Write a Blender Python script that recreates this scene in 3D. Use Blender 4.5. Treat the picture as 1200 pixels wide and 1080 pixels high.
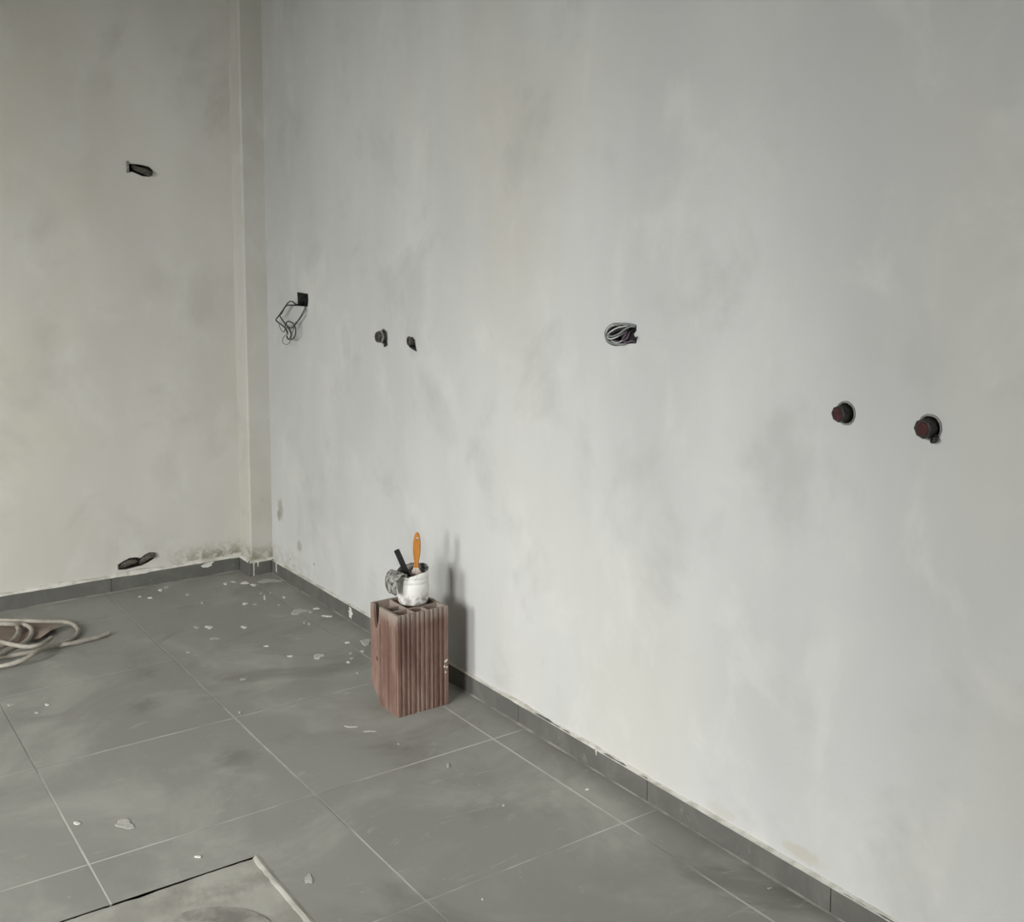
import bpy, bmesh, math, random
from mathutils import Vector, Matrix
from mathutils.geometry import delaunay_2d_cdt, tessellate_polygon
from mathutils import noise as mn

PI = math.pi
rnd = random.Random(7)
scene = bpy.context.scene
COL = scene.collection
for o in list(bpy.data.objects):
    bpy.data.objects.remove(o)

# ------------------------------------------------------------------ camera
F_PX, CX, CY = 1260.0, 600.0, 420.0      # the photo is a crop: principal point above its middle
CAM = Vector((-1.8843, -4.7198, 1.45))
RT = Vector((0.818013, -0.5752, 0.0)).normalized()
UP = Vector((0.0545342, 0.0775551, 0.9954955)).normalized()
FW = Vector((0.572609, 0.814328, -0.094809)).normalized()
cam = bpy.data.cameras.new('camera')
cam.sensor_fit = 'HORIZONTAL'
cam.sensor_width = 36.0
cam.lens = F_PX / 1200.0 * 36.0
cam.shift_y = -(540.0 - CY) / 1200.0
cam.clip_start = 0.05
cam_o = bpy.data.objects.new('camera', cam)
m = Matrix((RT, UP, -FW)).transposed().to_4x4()
m.translation = CAM
cam_o.matrix_world = m
COL.objects.link(cam_o)
scene.camera = cam_o

# ------------------------------------------------------------------ world, daylight, exposure
scene.view_settings.view_transform = 'Standard'
scene.view_settings.look = 'None'
scene.view_settings.gamma = 1.0
scene.view_settings.use_curve_mapping = False
scene.view_settings.exposure = -0.42
w = bpy.data.worlds.new('world')
scene.world = w
w.use_nodes = True
bg = w.node_tree.nodes['Background']
bg.inputs[0].default_value = (0.80, 0.88, 1.0, 1)
bg.inputs[1].default_value = 0.4


def area(name, loc, target, sx, sy, power, color):
    l = bpy.data.lights.new(name, 'AREA')
    l.shape = 'RECTANGLE'
    l.size, l.size_y = sx, sy
    l.energy = power
    l.color = color
    o = bpy.data.objects.new(name, l)
    o.location = loc
    o.rotation_euler = (Vector(target) - Vector(loc)).to_track_quat('-Z', 'Y').to_euler()
    COL.objects.link(o)
    return o


# daylight of the open sky outside the two tall openings of the side wall
area('sky_daylight', (-6.6, -6.9, 2.7), (-0.2, -1.6, 1.0), 4.6, 2.6, 1800, (1.0, 0.992, 0.968))
area('sky_daylight', (-6.6, -3.0, 2.7), (-0.2, -1.9, 1.0), 3.0, 2.6, 950, (1.0, 0.992, 0.968))


# ------------------------------------------------------------------ helpers
def px_to(x, y, axis, val):
    """where the sight line of a photo pixel meets an axis-aligned plane"""
    d = RT * (x - CX) + UP * (CY - y) + FW * F_PX
    t = (val - CAM[axis]) / d[axis]
    return CAM + d * t


def fl(x, y, z=0.0): return px_to(x, y, 2, z)
def wr(x, y, d=0.0): return px_to(x, y, 0, -d)
def wb(x, y, d=0.0): return px_to(x, y, 1, -d)


def lin(r, g, b):
    f = lambda c: (c / 255 / 12.92) if c <= 10 else (((c / 255) + 0.055) / 1.055) ** 2.4
    return (f(r), f(g), f(b), 1.0)


def obj(name, bm, mat=None, parent=None, smooth=False, recalc=True):
    if recalc:
        bmesh.ops.recalc_face_normals(bm, faces=bm.faces)
    me = bpy.data.meshes.new(name)
    bm.to_mesh(me)
    bm.free()
    if smooth:
        for p in me.polygons:
            p.use_smooth = True
    if mat:
        for mm in (mat if isinstance(mat, (list, tuple)) else [mat]):
            me.materials.append(mm)
    o = bpy.data.objects.new(name, me)
    COL.objects.link(o)
    if parent:
        o.parent = parent
    return o


def thing(name, label, cat, loc=(0, 0, 0), group=None):
    o = bpy.data.objects.new(name, None)
    o.empty_display_size = 0.05
    COL.objects.link(o)
    o.location = loc
    return tag(o, label, cat, group)


def tag(o, label, cat, group=None):
    o['label'] = label
    o['category'] = cat
    if group:
        o['group'] = group
    return o


def struct(o, label=None, cat=None):
    o['kind'] = 'structure'
    if label:
        o['label'] = label
    if cat:
        o['category'] = cat
    return o


def add_box(bm, x0, x1, y0, y1, z0, z1, bev=0.0):
    r = bmesh.ops.create_cube(bm, size=1.0)
    vs = r['verts']
    for v in vs:
        v.co = Vector((x0 + (v.co.x + .5) * (x1 - x0), y0 + (v.co.y + .5) * (y1 - y0), z0 + (v.co.z + .5) * (z1 - z0)))
    if bev > 0:
        es = list({e for v in vs for e in v.link_edges})
        bmesh.ops.bevel(bm, geom=es, offset=bev, segments=1, affect='EDGES', profile=0.5)
    return vs


def catmull(pts, n=8, closed=False):
    P = [Vector(p) for p in pts]
    out = []
    N = len(P)
    rng = range(N) if closed else range(N - 1)
    for i in rng:
        if closed:
            a, b, c, d = P[(i - 1) % N], P[i], P[(i + 1) % N], P[(i + 2) % N]
        else:
            a, b, c, d = P[max(i - 1, 0)], P[i], P[i + 1], P[min(i + 2, N - 1)]
        for k in range(n):
            t = k / n
            out.append(0.5 * ((2 * b) + (c - a) * t + (2 * a - 5 * b + 4 * c - d) * t * t + (3 * b - a - 3 * c + d) * t ** 3))
    if not closed:
        out.append(P[-1].copy())
    return out


def add_tube(bm, pts, rad, seg=10, cap=True, ribs=None):
    pts = [Vector(p) for p in pts]
    n = len(pts)
    rads = rad if isinstance(rad, (list, tuple)) else [rad] * n
    t0 = (pts[1] - pts[0]).normalized()
    nrm = t0.orthogonal().normalized()
    prev = t0
    rings = []
    for i, p in enumerate(pts):
        t = (pts[min(i + 1, n - 1)] - pts[max(i - 1, 0)])
        t = t.normalized() if t.length > 1e-9 else prev
        nrm = prev.rotation_difference(t) @ nrm
        nrm = (nrm - t * nrm.dot(t)).normalized()
        b = t.cross(nrm)
        prev = t
        rings.append([bm.verts.new(p + (nrm * math.cos(2 * PI * k / seg) + b * math.sin(2 * PI * k / seg)) * rads[i]) for k in range(seg)])
    for i in range(n - 1):
        for k in range(seg):
            bm.faces.new((rings[i][k], rings[i][(k + 1) % seg], rings[i + 1][(k + 1) % seg], rings[i + 1][k]))
    if cap:
        bm.faces.new(rings[0][::-1])
        bm.faces.new(rings[-1])


def add_lathe(bm, prof, origin, axis, seg=24, cap0=True, cap1=True):
    """prof: list of (distance along axis, radius)"""
    axis = Vector(axis).normalized()
    u = axis.orthogonal().normalized()
    v = axis.cross(u)
    origin = Vector(origin)
    rings = []
    for h, r in prof:
        rings.append([bm.verts.new(origin + axis * h + (u * math.cos(2 * PI * k / seg) + v * math.sin(2 * PI * k / seg)) * r) for k in range(seg)])
    for a, b in zip(rings, rings[1:]):
        for k in range(seg):
            bm.faces.new((a[k], a[(k + 1) % seg], b[(k + 1) % seg], b[k]))
    if cap0:
        bm.faces.new(rings[0][::-1])
    if cap1:
        bm.faces.new(rings[-1])


def inside(poly, p):
    c = False
    n = len(poly)
    for i in range(n):
        a, b = poly[i], poly[(i + 1) % n]
        if (a[1] > p[1]) != (b[1] > p[1]) and p[0] < (b[0] - a[0]) * (p[1] - a[1]) / (b[1] - a[1]) + a[0]:
            c = not c
    return c


def cdt(outer, holes):
    verts, edges = [], []
    for loop in [outer] + holes:
        s = len(verts)
        verts += [Vector((p[0], p[1])) for p in loop]
        edges += [(s + i, s + (i + 1) % len(loop)) for i in range(len(loop))]
    vs, es, fs, *_ = delaunay_2d_cdt(verts, edges, [], 0, 1e-7)
    out = []
    for f in fs:
        c = sum((vs[i] for i in f), Vector((0, 0))) / len(f)
        if inside(outer, c) and not any(inside(h, c) for h in holes):
            out.append(list(f))
    return vs, out


def add_slab(bm, outer, holes, T, thick):
    """Solid slab. outer: polygon (u,v); holes: list of (polygon, depth); depth None = right through.
    T(u, v, d) -> world point, d = depth behind the face."""
    polys = [h[0] for h in holes]
    vs, fs = cdt(outer, polys)
    cache = {}

    def V(u, v, d):
        k = (round(u, 5), round(v, 5), round(d, 5))
        if k not in cache:
            cache[k] = bm.verts.new(T(u, v, d))
        return cache[k]
    for f in fs:
        bm.faces.new([V(vs[i].x, vs[i].y, 0) for i in f])
    thr = [h[0] for h in holes if h[1] is None]
    vs2, fs2 = cdt(outer, thr)
    for f in fs2:
        bm.faces.new([V(vs2[i].x, vs2[i].y, thick) for i in reversed(f)])
    for i in range(len(outer)):
        a, b = outer[i], outer[(i + 1) % len(outer)]
        bm.faces.new((V(a[0], a[1], 0), V(b[0], b[1], 0), V(b[0], b[1], thick), V(a[0], a[1], thick)))
    for poly, d in holes:
        dd = thick if d is None else d
        for i in range(len(poly)):
            a, b = poly[i], poly[(i + 1) % len(poly)]
            bm.faces.new((V(a[0], a[1], 0), V(a[0], a[1], dd), V(b[0], b[1], dd), V(b[0], b[1], 0)))
        if d is not None:
            v3, f3 = cdt(poly, [])
            for f in f3:
                bm.faces.new([V(v3[i].x, v3[i].y, dd) for i in f])


def circle_poly(u, v, r, n=24, jit=0.0, seed=0):
    q = random.Random(seed)
    out = []
    for k in range(n):
        a = 2 * PI * k / n
        rr = r * (1 + jit * (q.random() - .5))
        out.append((u + rr * math.cos(a), v + rr * math.sin(a)))
    return out


def scale_poly(poly, s):
    cu = sum(p[0] for p in poly) / len(poly)
    cv = sum(p[1] for p in poly) / len(poly)
    return [(cu + (p[0] - cu) * s, cv + (p[1] - cv) * s) for p in poly]


def TR(u, v, d): return Vector((d, u, v))          # right wall: u = y, v = z
def TB(u, v, d): return Vector((u, d, v))          # back wall: u = x, v = z


# ------------------------------------------------------------------ materials
class NT:
    def __init__(s, name, rough=0.8, spec=0.3):
        s.m = bpy.data.materials.new(name)
        s.m.use_nodes = True
        s.t = s.m.node_tree
        s.b = s.t.nodes['Principled BSDF']
        s.b.inputs['Roughness'].default_value = rough
        s.b.inputs['Specular IOR Level'].default_value = spec
        g = s.t.nodes.new('ShaderNodeNewGeometry')
        s.pos = g.outputs['Position']

    def n(s, kind, **kw):
        x = s.t.nodes.new(kind)
        for k, v in kw.items():
            setattr(x, k, v)
        return x

    def link(s, a, b): s.t.links.new(a, b)

    def mapped(s, scale=(1, 1, 1), loc=(0, 0, 0), src=None):
        x = s.n('ShaderNodeMapping')
        x.inputs['Scale'].default_value = scale
        x.inputs['Location'].default_value = loc
        s.link(src or s.pos, x.inputs['Vector'])
        return x.outputs[0]

    def noise(s, scale, detail=4, rough=.55, vec=None, dist=0.0):
        x = s.n('ShaderNodeTexNoise')
        x.inputs['Scale'].default_value = scale
        x.inputs['Detail'].default_value = detail
        x.inputs['Roughness'].default_value = rough
        x.inputs['Distortion'].default_value = dist
        s.link(vec or s.pos, x.inputs['Vector'])
        return x.outputs['Fac']

    def rng(s, v, a, b, c=0.0, d=1.0, smooth=True):
        x = s.n('ShaderNodeMapRange')
        if smooth:
            x.interpolation_type = 'SMOOTHSTEP'
        x.inputs['From Min'].default_value = a
        x.inputs['From Max'].default_value = b
        x.inputs['To Min'].default_value = c
        x.inputs['To Max'].default_value = d
        s.link(v, x.inputs['Value'])
        return x.outputs[0]

    def math(s, op, a, b=None):
        x = s.n('ShaderNodeMath', operation=op)
        for i, v in enumerate((a, b)):
            if v is None:
                continue
            if isinstance(v, (int, float)):
                x.inputs[i].default_value = v
            else:
                s.link(v, x.inputs[i])
        return x.outputs[0]

    def mix(s, fac, a, b):
        x = s.n('ShaderNodeMix', data_type='RGBA')
        for key, v in ((0, fac), (6, a), (7, b)):
            if isinstance(v, (int, float)):
                x.inputs[key].default_value = v
            elif isinstance(v, tuple):
                x.inputs[key].default_value = v
            else:
                s.link(v, x.inputs[key])
        return x.outputs[2]

    def sep(s, v=None):
        x = s.n('ShaderNodeSeparateXYZ')
        s.link(v or s.pos, x.inputs[0])
        return x.outputs

    def bump(s, h, strength=.3, dist=.002):
        x = s.n('ShaderNodeBump')
        x.inputs['Strength'].default_value = strength
        x.inputs['Distance'].default_value = dist
        s.link(h, x.inputs['Height'])
        s.link(x.outputs[0], s.b.inputs['Normal'])

    def color(s, c):
        if isinstance(c, tuple):
            s.b.inputs['Base Color'].default_value = c
        else:
            s.link(c, s.b.inputs['Base Color'])
        return s.m


def plaster(name, tint=(196, 196, 191), dark=(176, 176, 170), warm=(186, 184, 168), damp=None, seed=0.0, spots=()):
    k = NT(name, rough=.92, spec=.15)
    v1 = k.mapped((1.0, 1.0, .45), (seed, seed, 0))
    big = k.noise(1.6, 4, .5, v1, 0)
    v2 = k.mapped((3.2, 3.2, .5), (seed + 3, 1, 0))
    streak = k.noise(1.6, 4, .5, v2, 0)
    trowel = k.noise(4.5, 6, .6, k.mapped((1, 1, .7)), .4)
    c = k.mix(k.rng(big, .25, .75), lin(*dark), lin(*tint))
    c = k.mix(k.rng(streak, .45, .8, 0, .3), c, lin(*dark))
    c = k.mix(k.rng(k.noise(.8, 3, .5, k.mapped((1, 1, .8), (seed + 9, 4, 2))), .48, .7, 0, .6), c, lin(*warm))
    c = k.mix(k.rng(trowel, .5, .7, 0, .45), c, lin(212, 212, 208))
    c = k.mix(k.rng(k.noise(2.6, 5, .6, k.mapped((1, 1, 1), (seed + 7, 2, 5)), .3), .52, .72, 0, .5), c, lin(dark[0] - 14, dark[1] - 14, dark[2] - 15))
    if damp:
        xyz = k.sep()
        # brownish efflorescence creeping up from the skirting near the corner
        n2 = k.noise(26, 6, .7)
        n3 = k.noise(7, 4, .6)
        hgt = k.math('ADD', xyz[2], k.math('MULTIPLY', n3, -.11))
        low = k.rng(hgt, .025, .11, 1, 0)
        if damp == 'back':
            near = k.math('MULTIPLY', k.rng(xyz[0], -.52, -.22), 1.0)
        elif damp == 'right':
            near = k.math('MULTIPLY', k.rng(xyz[1], -.8, -.15), .35)
        else:
            near = 0.8
        f = k.math('MULTIPLY', k.math('MULTIPLY', low, near), k.rng(n2, .38, .58))
        c = k.mix(k.math('MULTIPLY', f, .95), c, lin(134, 128, 110))
    for (cx_, cy_, cz_), (rx, ry, rz), col, amt in spots:
        vm = k.mapped((1 / rx, 1 / ry, 1 / rz), (-cx_ / rx, -cy_ / ry, -cz_ / rz))
        ln = k.n('ShaderNodeVectorMath', operation='LENGTH')
        k.link(vm, ln.inputs[0])
        rag = k.math('ADD', ln.outputs['Value'], k.math('MULTIPLY', k.noise(60 if rz < .05 else 30, 4, .6), 1.1))
        c = k.mix(k.rng(rag, 1.0, 1.6, amt * .8, 0), c, lin(*col))
    k.bump(k.math('ADD', k.math('MULTIPLY', trowel, .8), k.noise(90, 3, .6)), .25, .0025)
    return k.color(c)


def simple(name, c, rough=.6, spec=.4, var=.0, c2=None, scale=30, bump=0.0):
    k = NT(name, rough, spec)
    if c2:
        n = k.noise(scale, 5, .6)
        col = k.mix(k.rng(n, .38, .64), lin(*c), lin(*c2))
        if bump:
            k.bump(n, bump, .002)
        return k.color(col)
    return k.color(lin(*c))


M = {}
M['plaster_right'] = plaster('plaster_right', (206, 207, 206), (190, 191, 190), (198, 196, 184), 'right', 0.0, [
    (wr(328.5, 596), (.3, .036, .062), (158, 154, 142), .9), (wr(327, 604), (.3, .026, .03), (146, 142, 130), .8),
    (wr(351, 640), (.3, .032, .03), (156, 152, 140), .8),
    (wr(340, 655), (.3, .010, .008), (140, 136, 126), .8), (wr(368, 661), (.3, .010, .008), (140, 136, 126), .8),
    (wr(940, 1000), (.3, .075, .022), (178, 172, 148), .5), (wr(845, 950), (.3, .06, .02), (190, 186, 172), .5)])
M['plaster_back'] = plaster('plaster_back', (212, 211, 204), (195, 194, 187), (197, 195, 180), 'back', 5.3)
M['plaster_corner'] = plaster('plaster_corner', (202, 201, 194), (186, 185, 178), (190, 188, 175), 'corner', 2.1)
M['plaster_plain'] = plaster('plaster_plain', (200, 199, 194), (186, 185, 180), (190, 188, 178), None, 8.0)
M['lip'] = simple('lip_plaster', (214, 213, 206), .95, .1, c2=(186, 184, 174), scale=22, bump=.4)
M['fleck'] = simple('fleck_plaster', (226, 225, 218), .95, .1, c2=(200, 199, 190), scale=80)
M['fleck_dull'] = simple('dull_plaster_film', (186, 185, 178), .95, .1, c2=(166, 165, 158), scale=120)


def grout_material():
    k = NT('grout', .95, .1)
    n = k.noise(2.6, 5, .6)
    y = k.sep()[1]
    f = k.math('MULTIPLY', k.rng(n, .36, .62), k.rng(y, -1.7, -1.0, 1, .35))     # joints by the back wall are caked with dirt
    return k.color(k.mix(f, lin(138, 137, 131), lin(188, 187, 180)))


M['grout'] = grout_material()
M['grout_line'] = simple('grout_fillet', (150, 149, 143), .95, .1, c2=(116, 115, 110), scale=9)


def tile_material():
    k = NT('grey_porcelain', .62, .25)
    info = k.n('ShaderNodeObjectInfo')
    c = k.mix(info.outputs['Random'], lin(140, 140, 134), lin(146, 146, 140))
    dust = k.noise(2.2, 7, .62, None, .8)
    c = k.mix(k.rng(dust, .44, .70, 0, .75), c, lin(170, 170, 163))
    wet = k.noise(1.7, 5, .6, k.mapped((1, 1, 1), (4, 7, 0)), .9)
    c = k.mix(k.rng(wet, .5, .7, 0, .65), c, lin(112, 111, 106))
    sm = k.noise(5, 6, .7, k.mapped((1, 2.2, 1), (11, 2, 0)), 1.6)
    c = k.mix(k.rng(sm, .6, .72, 0, .45), c, lin(176, 175, 168))
    sp = k.noise(60, 3, .6)
    c = k.mix(k.rng(sp, .66, .74, 0, .35), c, lin(190, 189, 182))
    rr = k.rng(dust, .4, .7, .5, .75)
    k.link(rr, k.b.inputs['Roughness'])
    k.bump(k.noise(140, 3, .6), .06, .001)
    return k.color(c)


M['tile'] = tile_material()


def skirting_material():
    k = NT('dark_grey_porcelain', .6, .3)
    n = k.noise(6, 6, .65, None, .6)
    c = k.mix(k.rng(n, .4, .7), lin(96, 96, 92), lin(110, 110, 105))
    c = k.mix(k.rng(k.noise(18, 5, .7), .62, .74, 0, .35), c, lin(150, 149, 143))
    return k.color(c)


M['skirting'] = skirting_material()
M['cement'] = simple('cement', (168, 167, 159), .95, .1, c2=(148, 147, 139), scale=9, bump=.6)
M['cement_lid'] = simple('cement_lid', (160, 159, 151), .95, .1, c2=(126, 125, 118), scale=12, bump=.6)


def brick_material():
    k = NT('fired_clay', .9, .15)
    z = k.sep()[2]
    n = k.noise(14, 6, .65, k.mapped((1, 1, .35)))
    c = k.mix(k.rng(n, .35, .68), lin(110, 86, 77), lin(140, 116, 105))
    st = k.noise(9, 4, .6, k.mapped((3, 3, .25)))
    c = k.mix(k.rng(st, .55, .75, 0, .5), c, lin(166, 146, 134))
    # cement dust caked on the upper end
    d = k.math('ADD', z, k.math('MULTIPLY', k.noise(22, 5, .6, k.mapped((1, 1, .4))), .11))
    c = k.mix(k.rng(d, .335, .385, 0, .62), c, lin(166, 158, 148))
    k.bump(k.noise(120, 4, .6), .25, .001)
    return k.color(c)


M['brick'] = brick_material()


def plastic_material():
    k = NT('stained_white_plastic', .5, .4)
    n = k.noise(38, 5, .65, k.mapped((1, 1, .55)))
    z = k.sep()[2]
    c = k.mix(k.rng(n, .5, .72, 0, .75), lin(238, 238, 234), lin(188, 187, 181))
    low = k.math('MULTIPLY', k.rng(z, .345, .375, 1, 0), k.rng(k.noise(60, 4, .6), .42, .6))
    c = k.mix(k.math('MULTIPLY', low, .7), c, lin(120, 116, 108))
    return k.color(c)


M['cup'] = plastic_material()
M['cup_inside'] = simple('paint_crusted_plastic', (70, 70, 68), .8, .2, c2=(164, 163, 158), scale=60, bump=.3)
M['black'] = simple('black_plastic', (22, 22, 21), .45, .4)
M['ferrule'] = simple('plaster_smeared_metal', (196, 176, 162), .5, .4, c2=(222, 216, 208), scale=60)


def wood_material():
    k = NT('varnished_wood', .35, .5)
    n = k.noise(30, 4, .6, k.mapped((3, 3, .25)))
    return k.color(k.mix(k.rng(n, .35, .65), lin(176, 112, 44), lin(206, 142, 66)))


M['wood'] = wood_material()
M['conduit'] = simple('grey_conduit', (168, 163, 153), .6, .3, c2=(148, 143, 133), scale=30)
M['sheet'] = simple('brown_sheet', (150, 134, 124), .9, .15, c2=(134, 124, 116), scale=14)
M['cavity'] = simple('dark_box_plastic', (64, 64, 61), .75, .2, c2=(44, 44, 42), scale=40)
M['foam'] = simple('dark_grey_rubble', (98, 96, 88), .9, .1, c2=(68, 66, 60), scale=70, bump=.5)
M['wire_black'] = simple('black_wire', (44, 44, 44), .5, .4)
M['wire_grey'] = simple('grey_wire', (126, 130, 128), .5, .4)
M['wire_pale'] = simple('pale_wire', (186, 188, 186), .5, .4)
M['wire_violet'] = simple('violet_wire', (84, 72, 84), .5, .4)
M['plug_red'] = simple('red_plug_face', (84, 42, 44), .6, .2, c2=(52, 36, 36), scale=90)
M['plug_dark'] = simple('dark_plug', (58, 54, 52), .6, .3, c2=(40, 38, 37), scale=80)
M['sleeve'] = simple('grey_sleeve', (150, 150, 145), .85, .2, c2=(118, 118, 113), scale=60)
M['frame'] = simple('white_window_frame', (225, 225, 222), .5, .4)

# ------------------------------------------------------------------ room shell
XL, YF, ZC = -4.0, -6.0, 2.95
CHX, CHY = -0.106, -0.125              # boxed-in corner


def poly_px(fn, pts, ax):
    out = []
    for p in pts:
        q = fn(*p)
        out.append((q[ax], q[2]))
    return out


# holes of the right wall (u = y)
H_box = poly_px(wr, [(348.3, 342), (361, 344), (361.5, 351), (360.5, 359.5), (349.5, 358.5)], 1)
H_long = poly_px(wr, [(708.5, 392), (710, 385), (716, 379.5), (728, 378.5), (740, 380), (746, 381), (745.8, 387.5), (743, 391.5), (744, 394.5), (747, 395.5), (745.5, 402.5), (739, 402.5), (728, 404.5), (716, 403.5), (710, 399)], 1)
H_p1 = circle_poly(-1.222, 1.155, .030, 18, .12, 3)
H_p2 = poly_px(wr, [(477, 400), (479, 395.5), (483.5, 394.5), (486.3, 398), (487, 403), (488, 410.3), (484.5, 409), (479.5, 406.5)], 1)
H_f1 = circle_poly(-3.274, 1.1175, .0262, 24, .03, 4)
H_f2 = circle_poly(-3.476, 1.1135, .0268, 24, .05, 5)
right_holes = [(H_box, .05), (H_long, .055), (H_p1, .04), (H_p2, .04), (H_f1, .035), (H_f2, .035)]
bm = bmesh.new()
add_slab(bm, [(YF, 0), (0.15, 0), (0.15, ZC), (YF, ZC)], right_holes, TR, .15)
wall_right = struct(obj('wall_right', bm, M['plaster_right']), 'rough grey-white plastered wall with pipe stubs and open wire boxes', 'wall')

# holes of the back wall (u = x)
H_b1 = poly_px(wb, [(149, 190.5), (151, 191.8), (160, 192.2), (168, 193.5), (175, 195.5), (179, 199.5), (178.8, 204.5), (176, 207), (167, 206.5), (160, 203.5), (154, 201), (151, 202.5), (148.5, 202.5)], 0)
H_b2 = poly_px(wb, [(137.8, 661.5), (144, 657.5), (152, 653.5), (159, 652.8), (165, 653.5), (169, 650), (175, 647), (180.5, 647), (182, 650), (180, 654.5), (174, 658.5), (166, 662.5), (156, 665), (147, 667.3), (138.2, 667.6)], 0)
bm = bmesh.new()
add_slab(bm, [(XL, 0), (0, 0), (0, ZC), (XL, ZC)], [(H_b1, .05), (H_b2, .045)], TB, .15)
wall_back = struct(obj('wall_back', bm, M['plaster_back']), 'dull grey plastered wall with damp stains along its foot', 'wall')

bm = bmesh.new()
add_box(bm, CHX, .02, CHY, .02, 0, ZC, .007)
struct(obj('wall_corner', bm, M['plaster_corner']), 'narrow plastered pipe casing boxed into the room corner', 'wall')

# side wall with two tall openings that let the daylight in
OPEN = [(-4.55, -3.45, .0, 2.26), (-2.85, -1.95, .0, 2.26)]


def TL(u, v, d): return Vector((XL - d, u, v))


bm = bmesh.new()
holes = [([(a, c + 0.001), (b, c + 0.001), (b, d), (a, d)], None) for a, b, c, d in OPEN]
add_slab(bm, [(YF, 0), (0, 0), (0, ZC), (YF, ZC)], holes, TL, .2)
struct(obj('wall_left', bm, M['plaster_plain']), 'plastered wall with two tall door openings', 'wall')
for i, (a, b, c, d) in enumerate(OPEN):
    bm = bmesh.new()
    x0, x1 = XL - .13, XL - .07
    t = .05
    add_box(bm, x0, x1, a + .002, a + t, c + .002, d - .002, .004)
    add_box(bm, x0, x1, b - t, b - .002, c + .002, d - .002, .004)
    add_box(bm, x0, x1, a + t, b - t, d - t, d - .002, .004)
    struct(obj('door_%d' % (i + 1), bm, M['frame']), 'white frame of an open doorway', 'door frame')
bm = bmesh.new()
add_box(bm, XL - .2, 0.15, YF - .15, YF, 0, ZC)
struct(obj('wall_front', bm, M['plaster_plain']), 'plain plastered wall behind the viewer', 'wall')
bm = bmesh.new()
add_box(bm, XL - .2, 0.15, YF - .15, .15, ZC, ZC + .12)
struct(obj('ceiling', bm, M['plaster_plain']), 'plain white plastered ceiling', 'ceiling')

# ------------------------------------------------------------------ floor: slab, tiles, cover opening
PX0, PX1, PY0, PY1 = -1.560, -0.960, -2.930, -2.328         # square opening in the tiling


def TF(u, v, d): return Vector((u, v, -.0005 - d))


bm = bmesh.new()
add_slab(bm, [(XL - .2, YF - .15), (.15, YF - .15), (.15, .15), (XL - .2, .15)], [([(PX0, PY0), (PX1, PY0), (PX1, PY1), (PX0, PY1)], .045)], TF, .15)
floor = struct(obj('floor', bm, M['grout']), 'dusty floor of large square grey tiles with pale joints', 'floor')

PITX, PITY, GAP = .585, .592, .0050
xs = [0.0] + [-.135 - PITX * k for k in range(7)] + [XL]
ys = [0.0] + [-.357 - PITY * k for k in range(10)] + [YF]
xs = [x for x in xs if x >= XL]
ys = [y for y in ys if y >= YF]
mesh_cache = {}


def tile_mesh(sx, sy):
    key = (round(sx, 4), round(sy, 4))
    if key not in mesh_cache:
        b = bmesh.new()
        add_box(b, -sx / 2, sx / 2, -sy / 2, sy / 2, -.0095, 0, .0008)
        bmesh.ops.recalc_face_normals(b, faces=b.faces)
        me = bpy.data.meshes.new('tile')
        b.to_mesh(me)
        b.free()
        me.materials.append(M['tile'])
        mesh_cache[key] = me
    return mesh_cache[key]


q = random.Random(3)
for i in range(len(xs) - 1):
    for j in range(len(ys) - 1):
        x1, x0 = xs[i] - (GAP / 2 if i else 0.012), xs[i + 1] + GAP / 2
        y1, y0 = ys[j] - (GAP / 2 if j else 0.012), ys[j + 1] + GAP / 2
        if x1 - x0 < .02 or y1 - y0 < .02:
            continue
        if x0 < PX1 and x1 > PX0 and y0 < PY1 and y1 > PY0:
            gx = sorted({x0, x1} | {v for v in (PX0, PX1) if x0 < v < x1})
            gy = sorted({y0, y1} | {v for v in (PY0, PY1) if y0 < v < y1})
            b = bmesh.new()
            for a in range(len(gx) - 1):
                for c in range(len(gy) - 1):
                    mx, my = (gx[a] + gx[a + 1]) / 2, (gy[c] + gy[c + 1]) / 2
                    if PX0 < mx < PX1 and PY0 < my < PY1:
                        continue
                    vs = [b.verts.new((u, v, 0)) for u, v in ((gx[a], gy[c]), (gx[a + 1], gy[c]), (gx[a + 1], gy[c + 1]), (gx[a], gy[c + 1]))]
                    b.faces.new(vs)
            bmesh.ops.remove_doubles(b, verts=b.verts, dist=1e-5)
            r = bmesh.ops.extrude_face_region(b, geom=list(b.faces))
            for v in [g for g in r['geom'] if isinstance(g, bmesh.types.BMVert)]:
                v.co.z -= .0095
            if len(b.faces):
                obj('tile', b, M['tile'], floor)
            continue
        o = bpy.data.objects.new('tile', tile_mesh(x1 - x0, y1 - y0))
        COL.objects.link(o)
        o.parent = floor
        o.location = ((x0 + x1) / 2, (y0 + y1) / 2, q.uniform(-.0003, .0003))

# cement cover lying in the opening
cover = thing('inspection_cover', 'square cement-coated cover set flush in the tiled floor', 'cover', ((PX0 + PX1) / 2, (PY0 + PY1) / 2, -.047))


def wav(x, y, s, a): return mn.noise(Vector((x * s, y * s, 3.1))) * a


def cov_local(v): return v - cover.location


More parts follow.
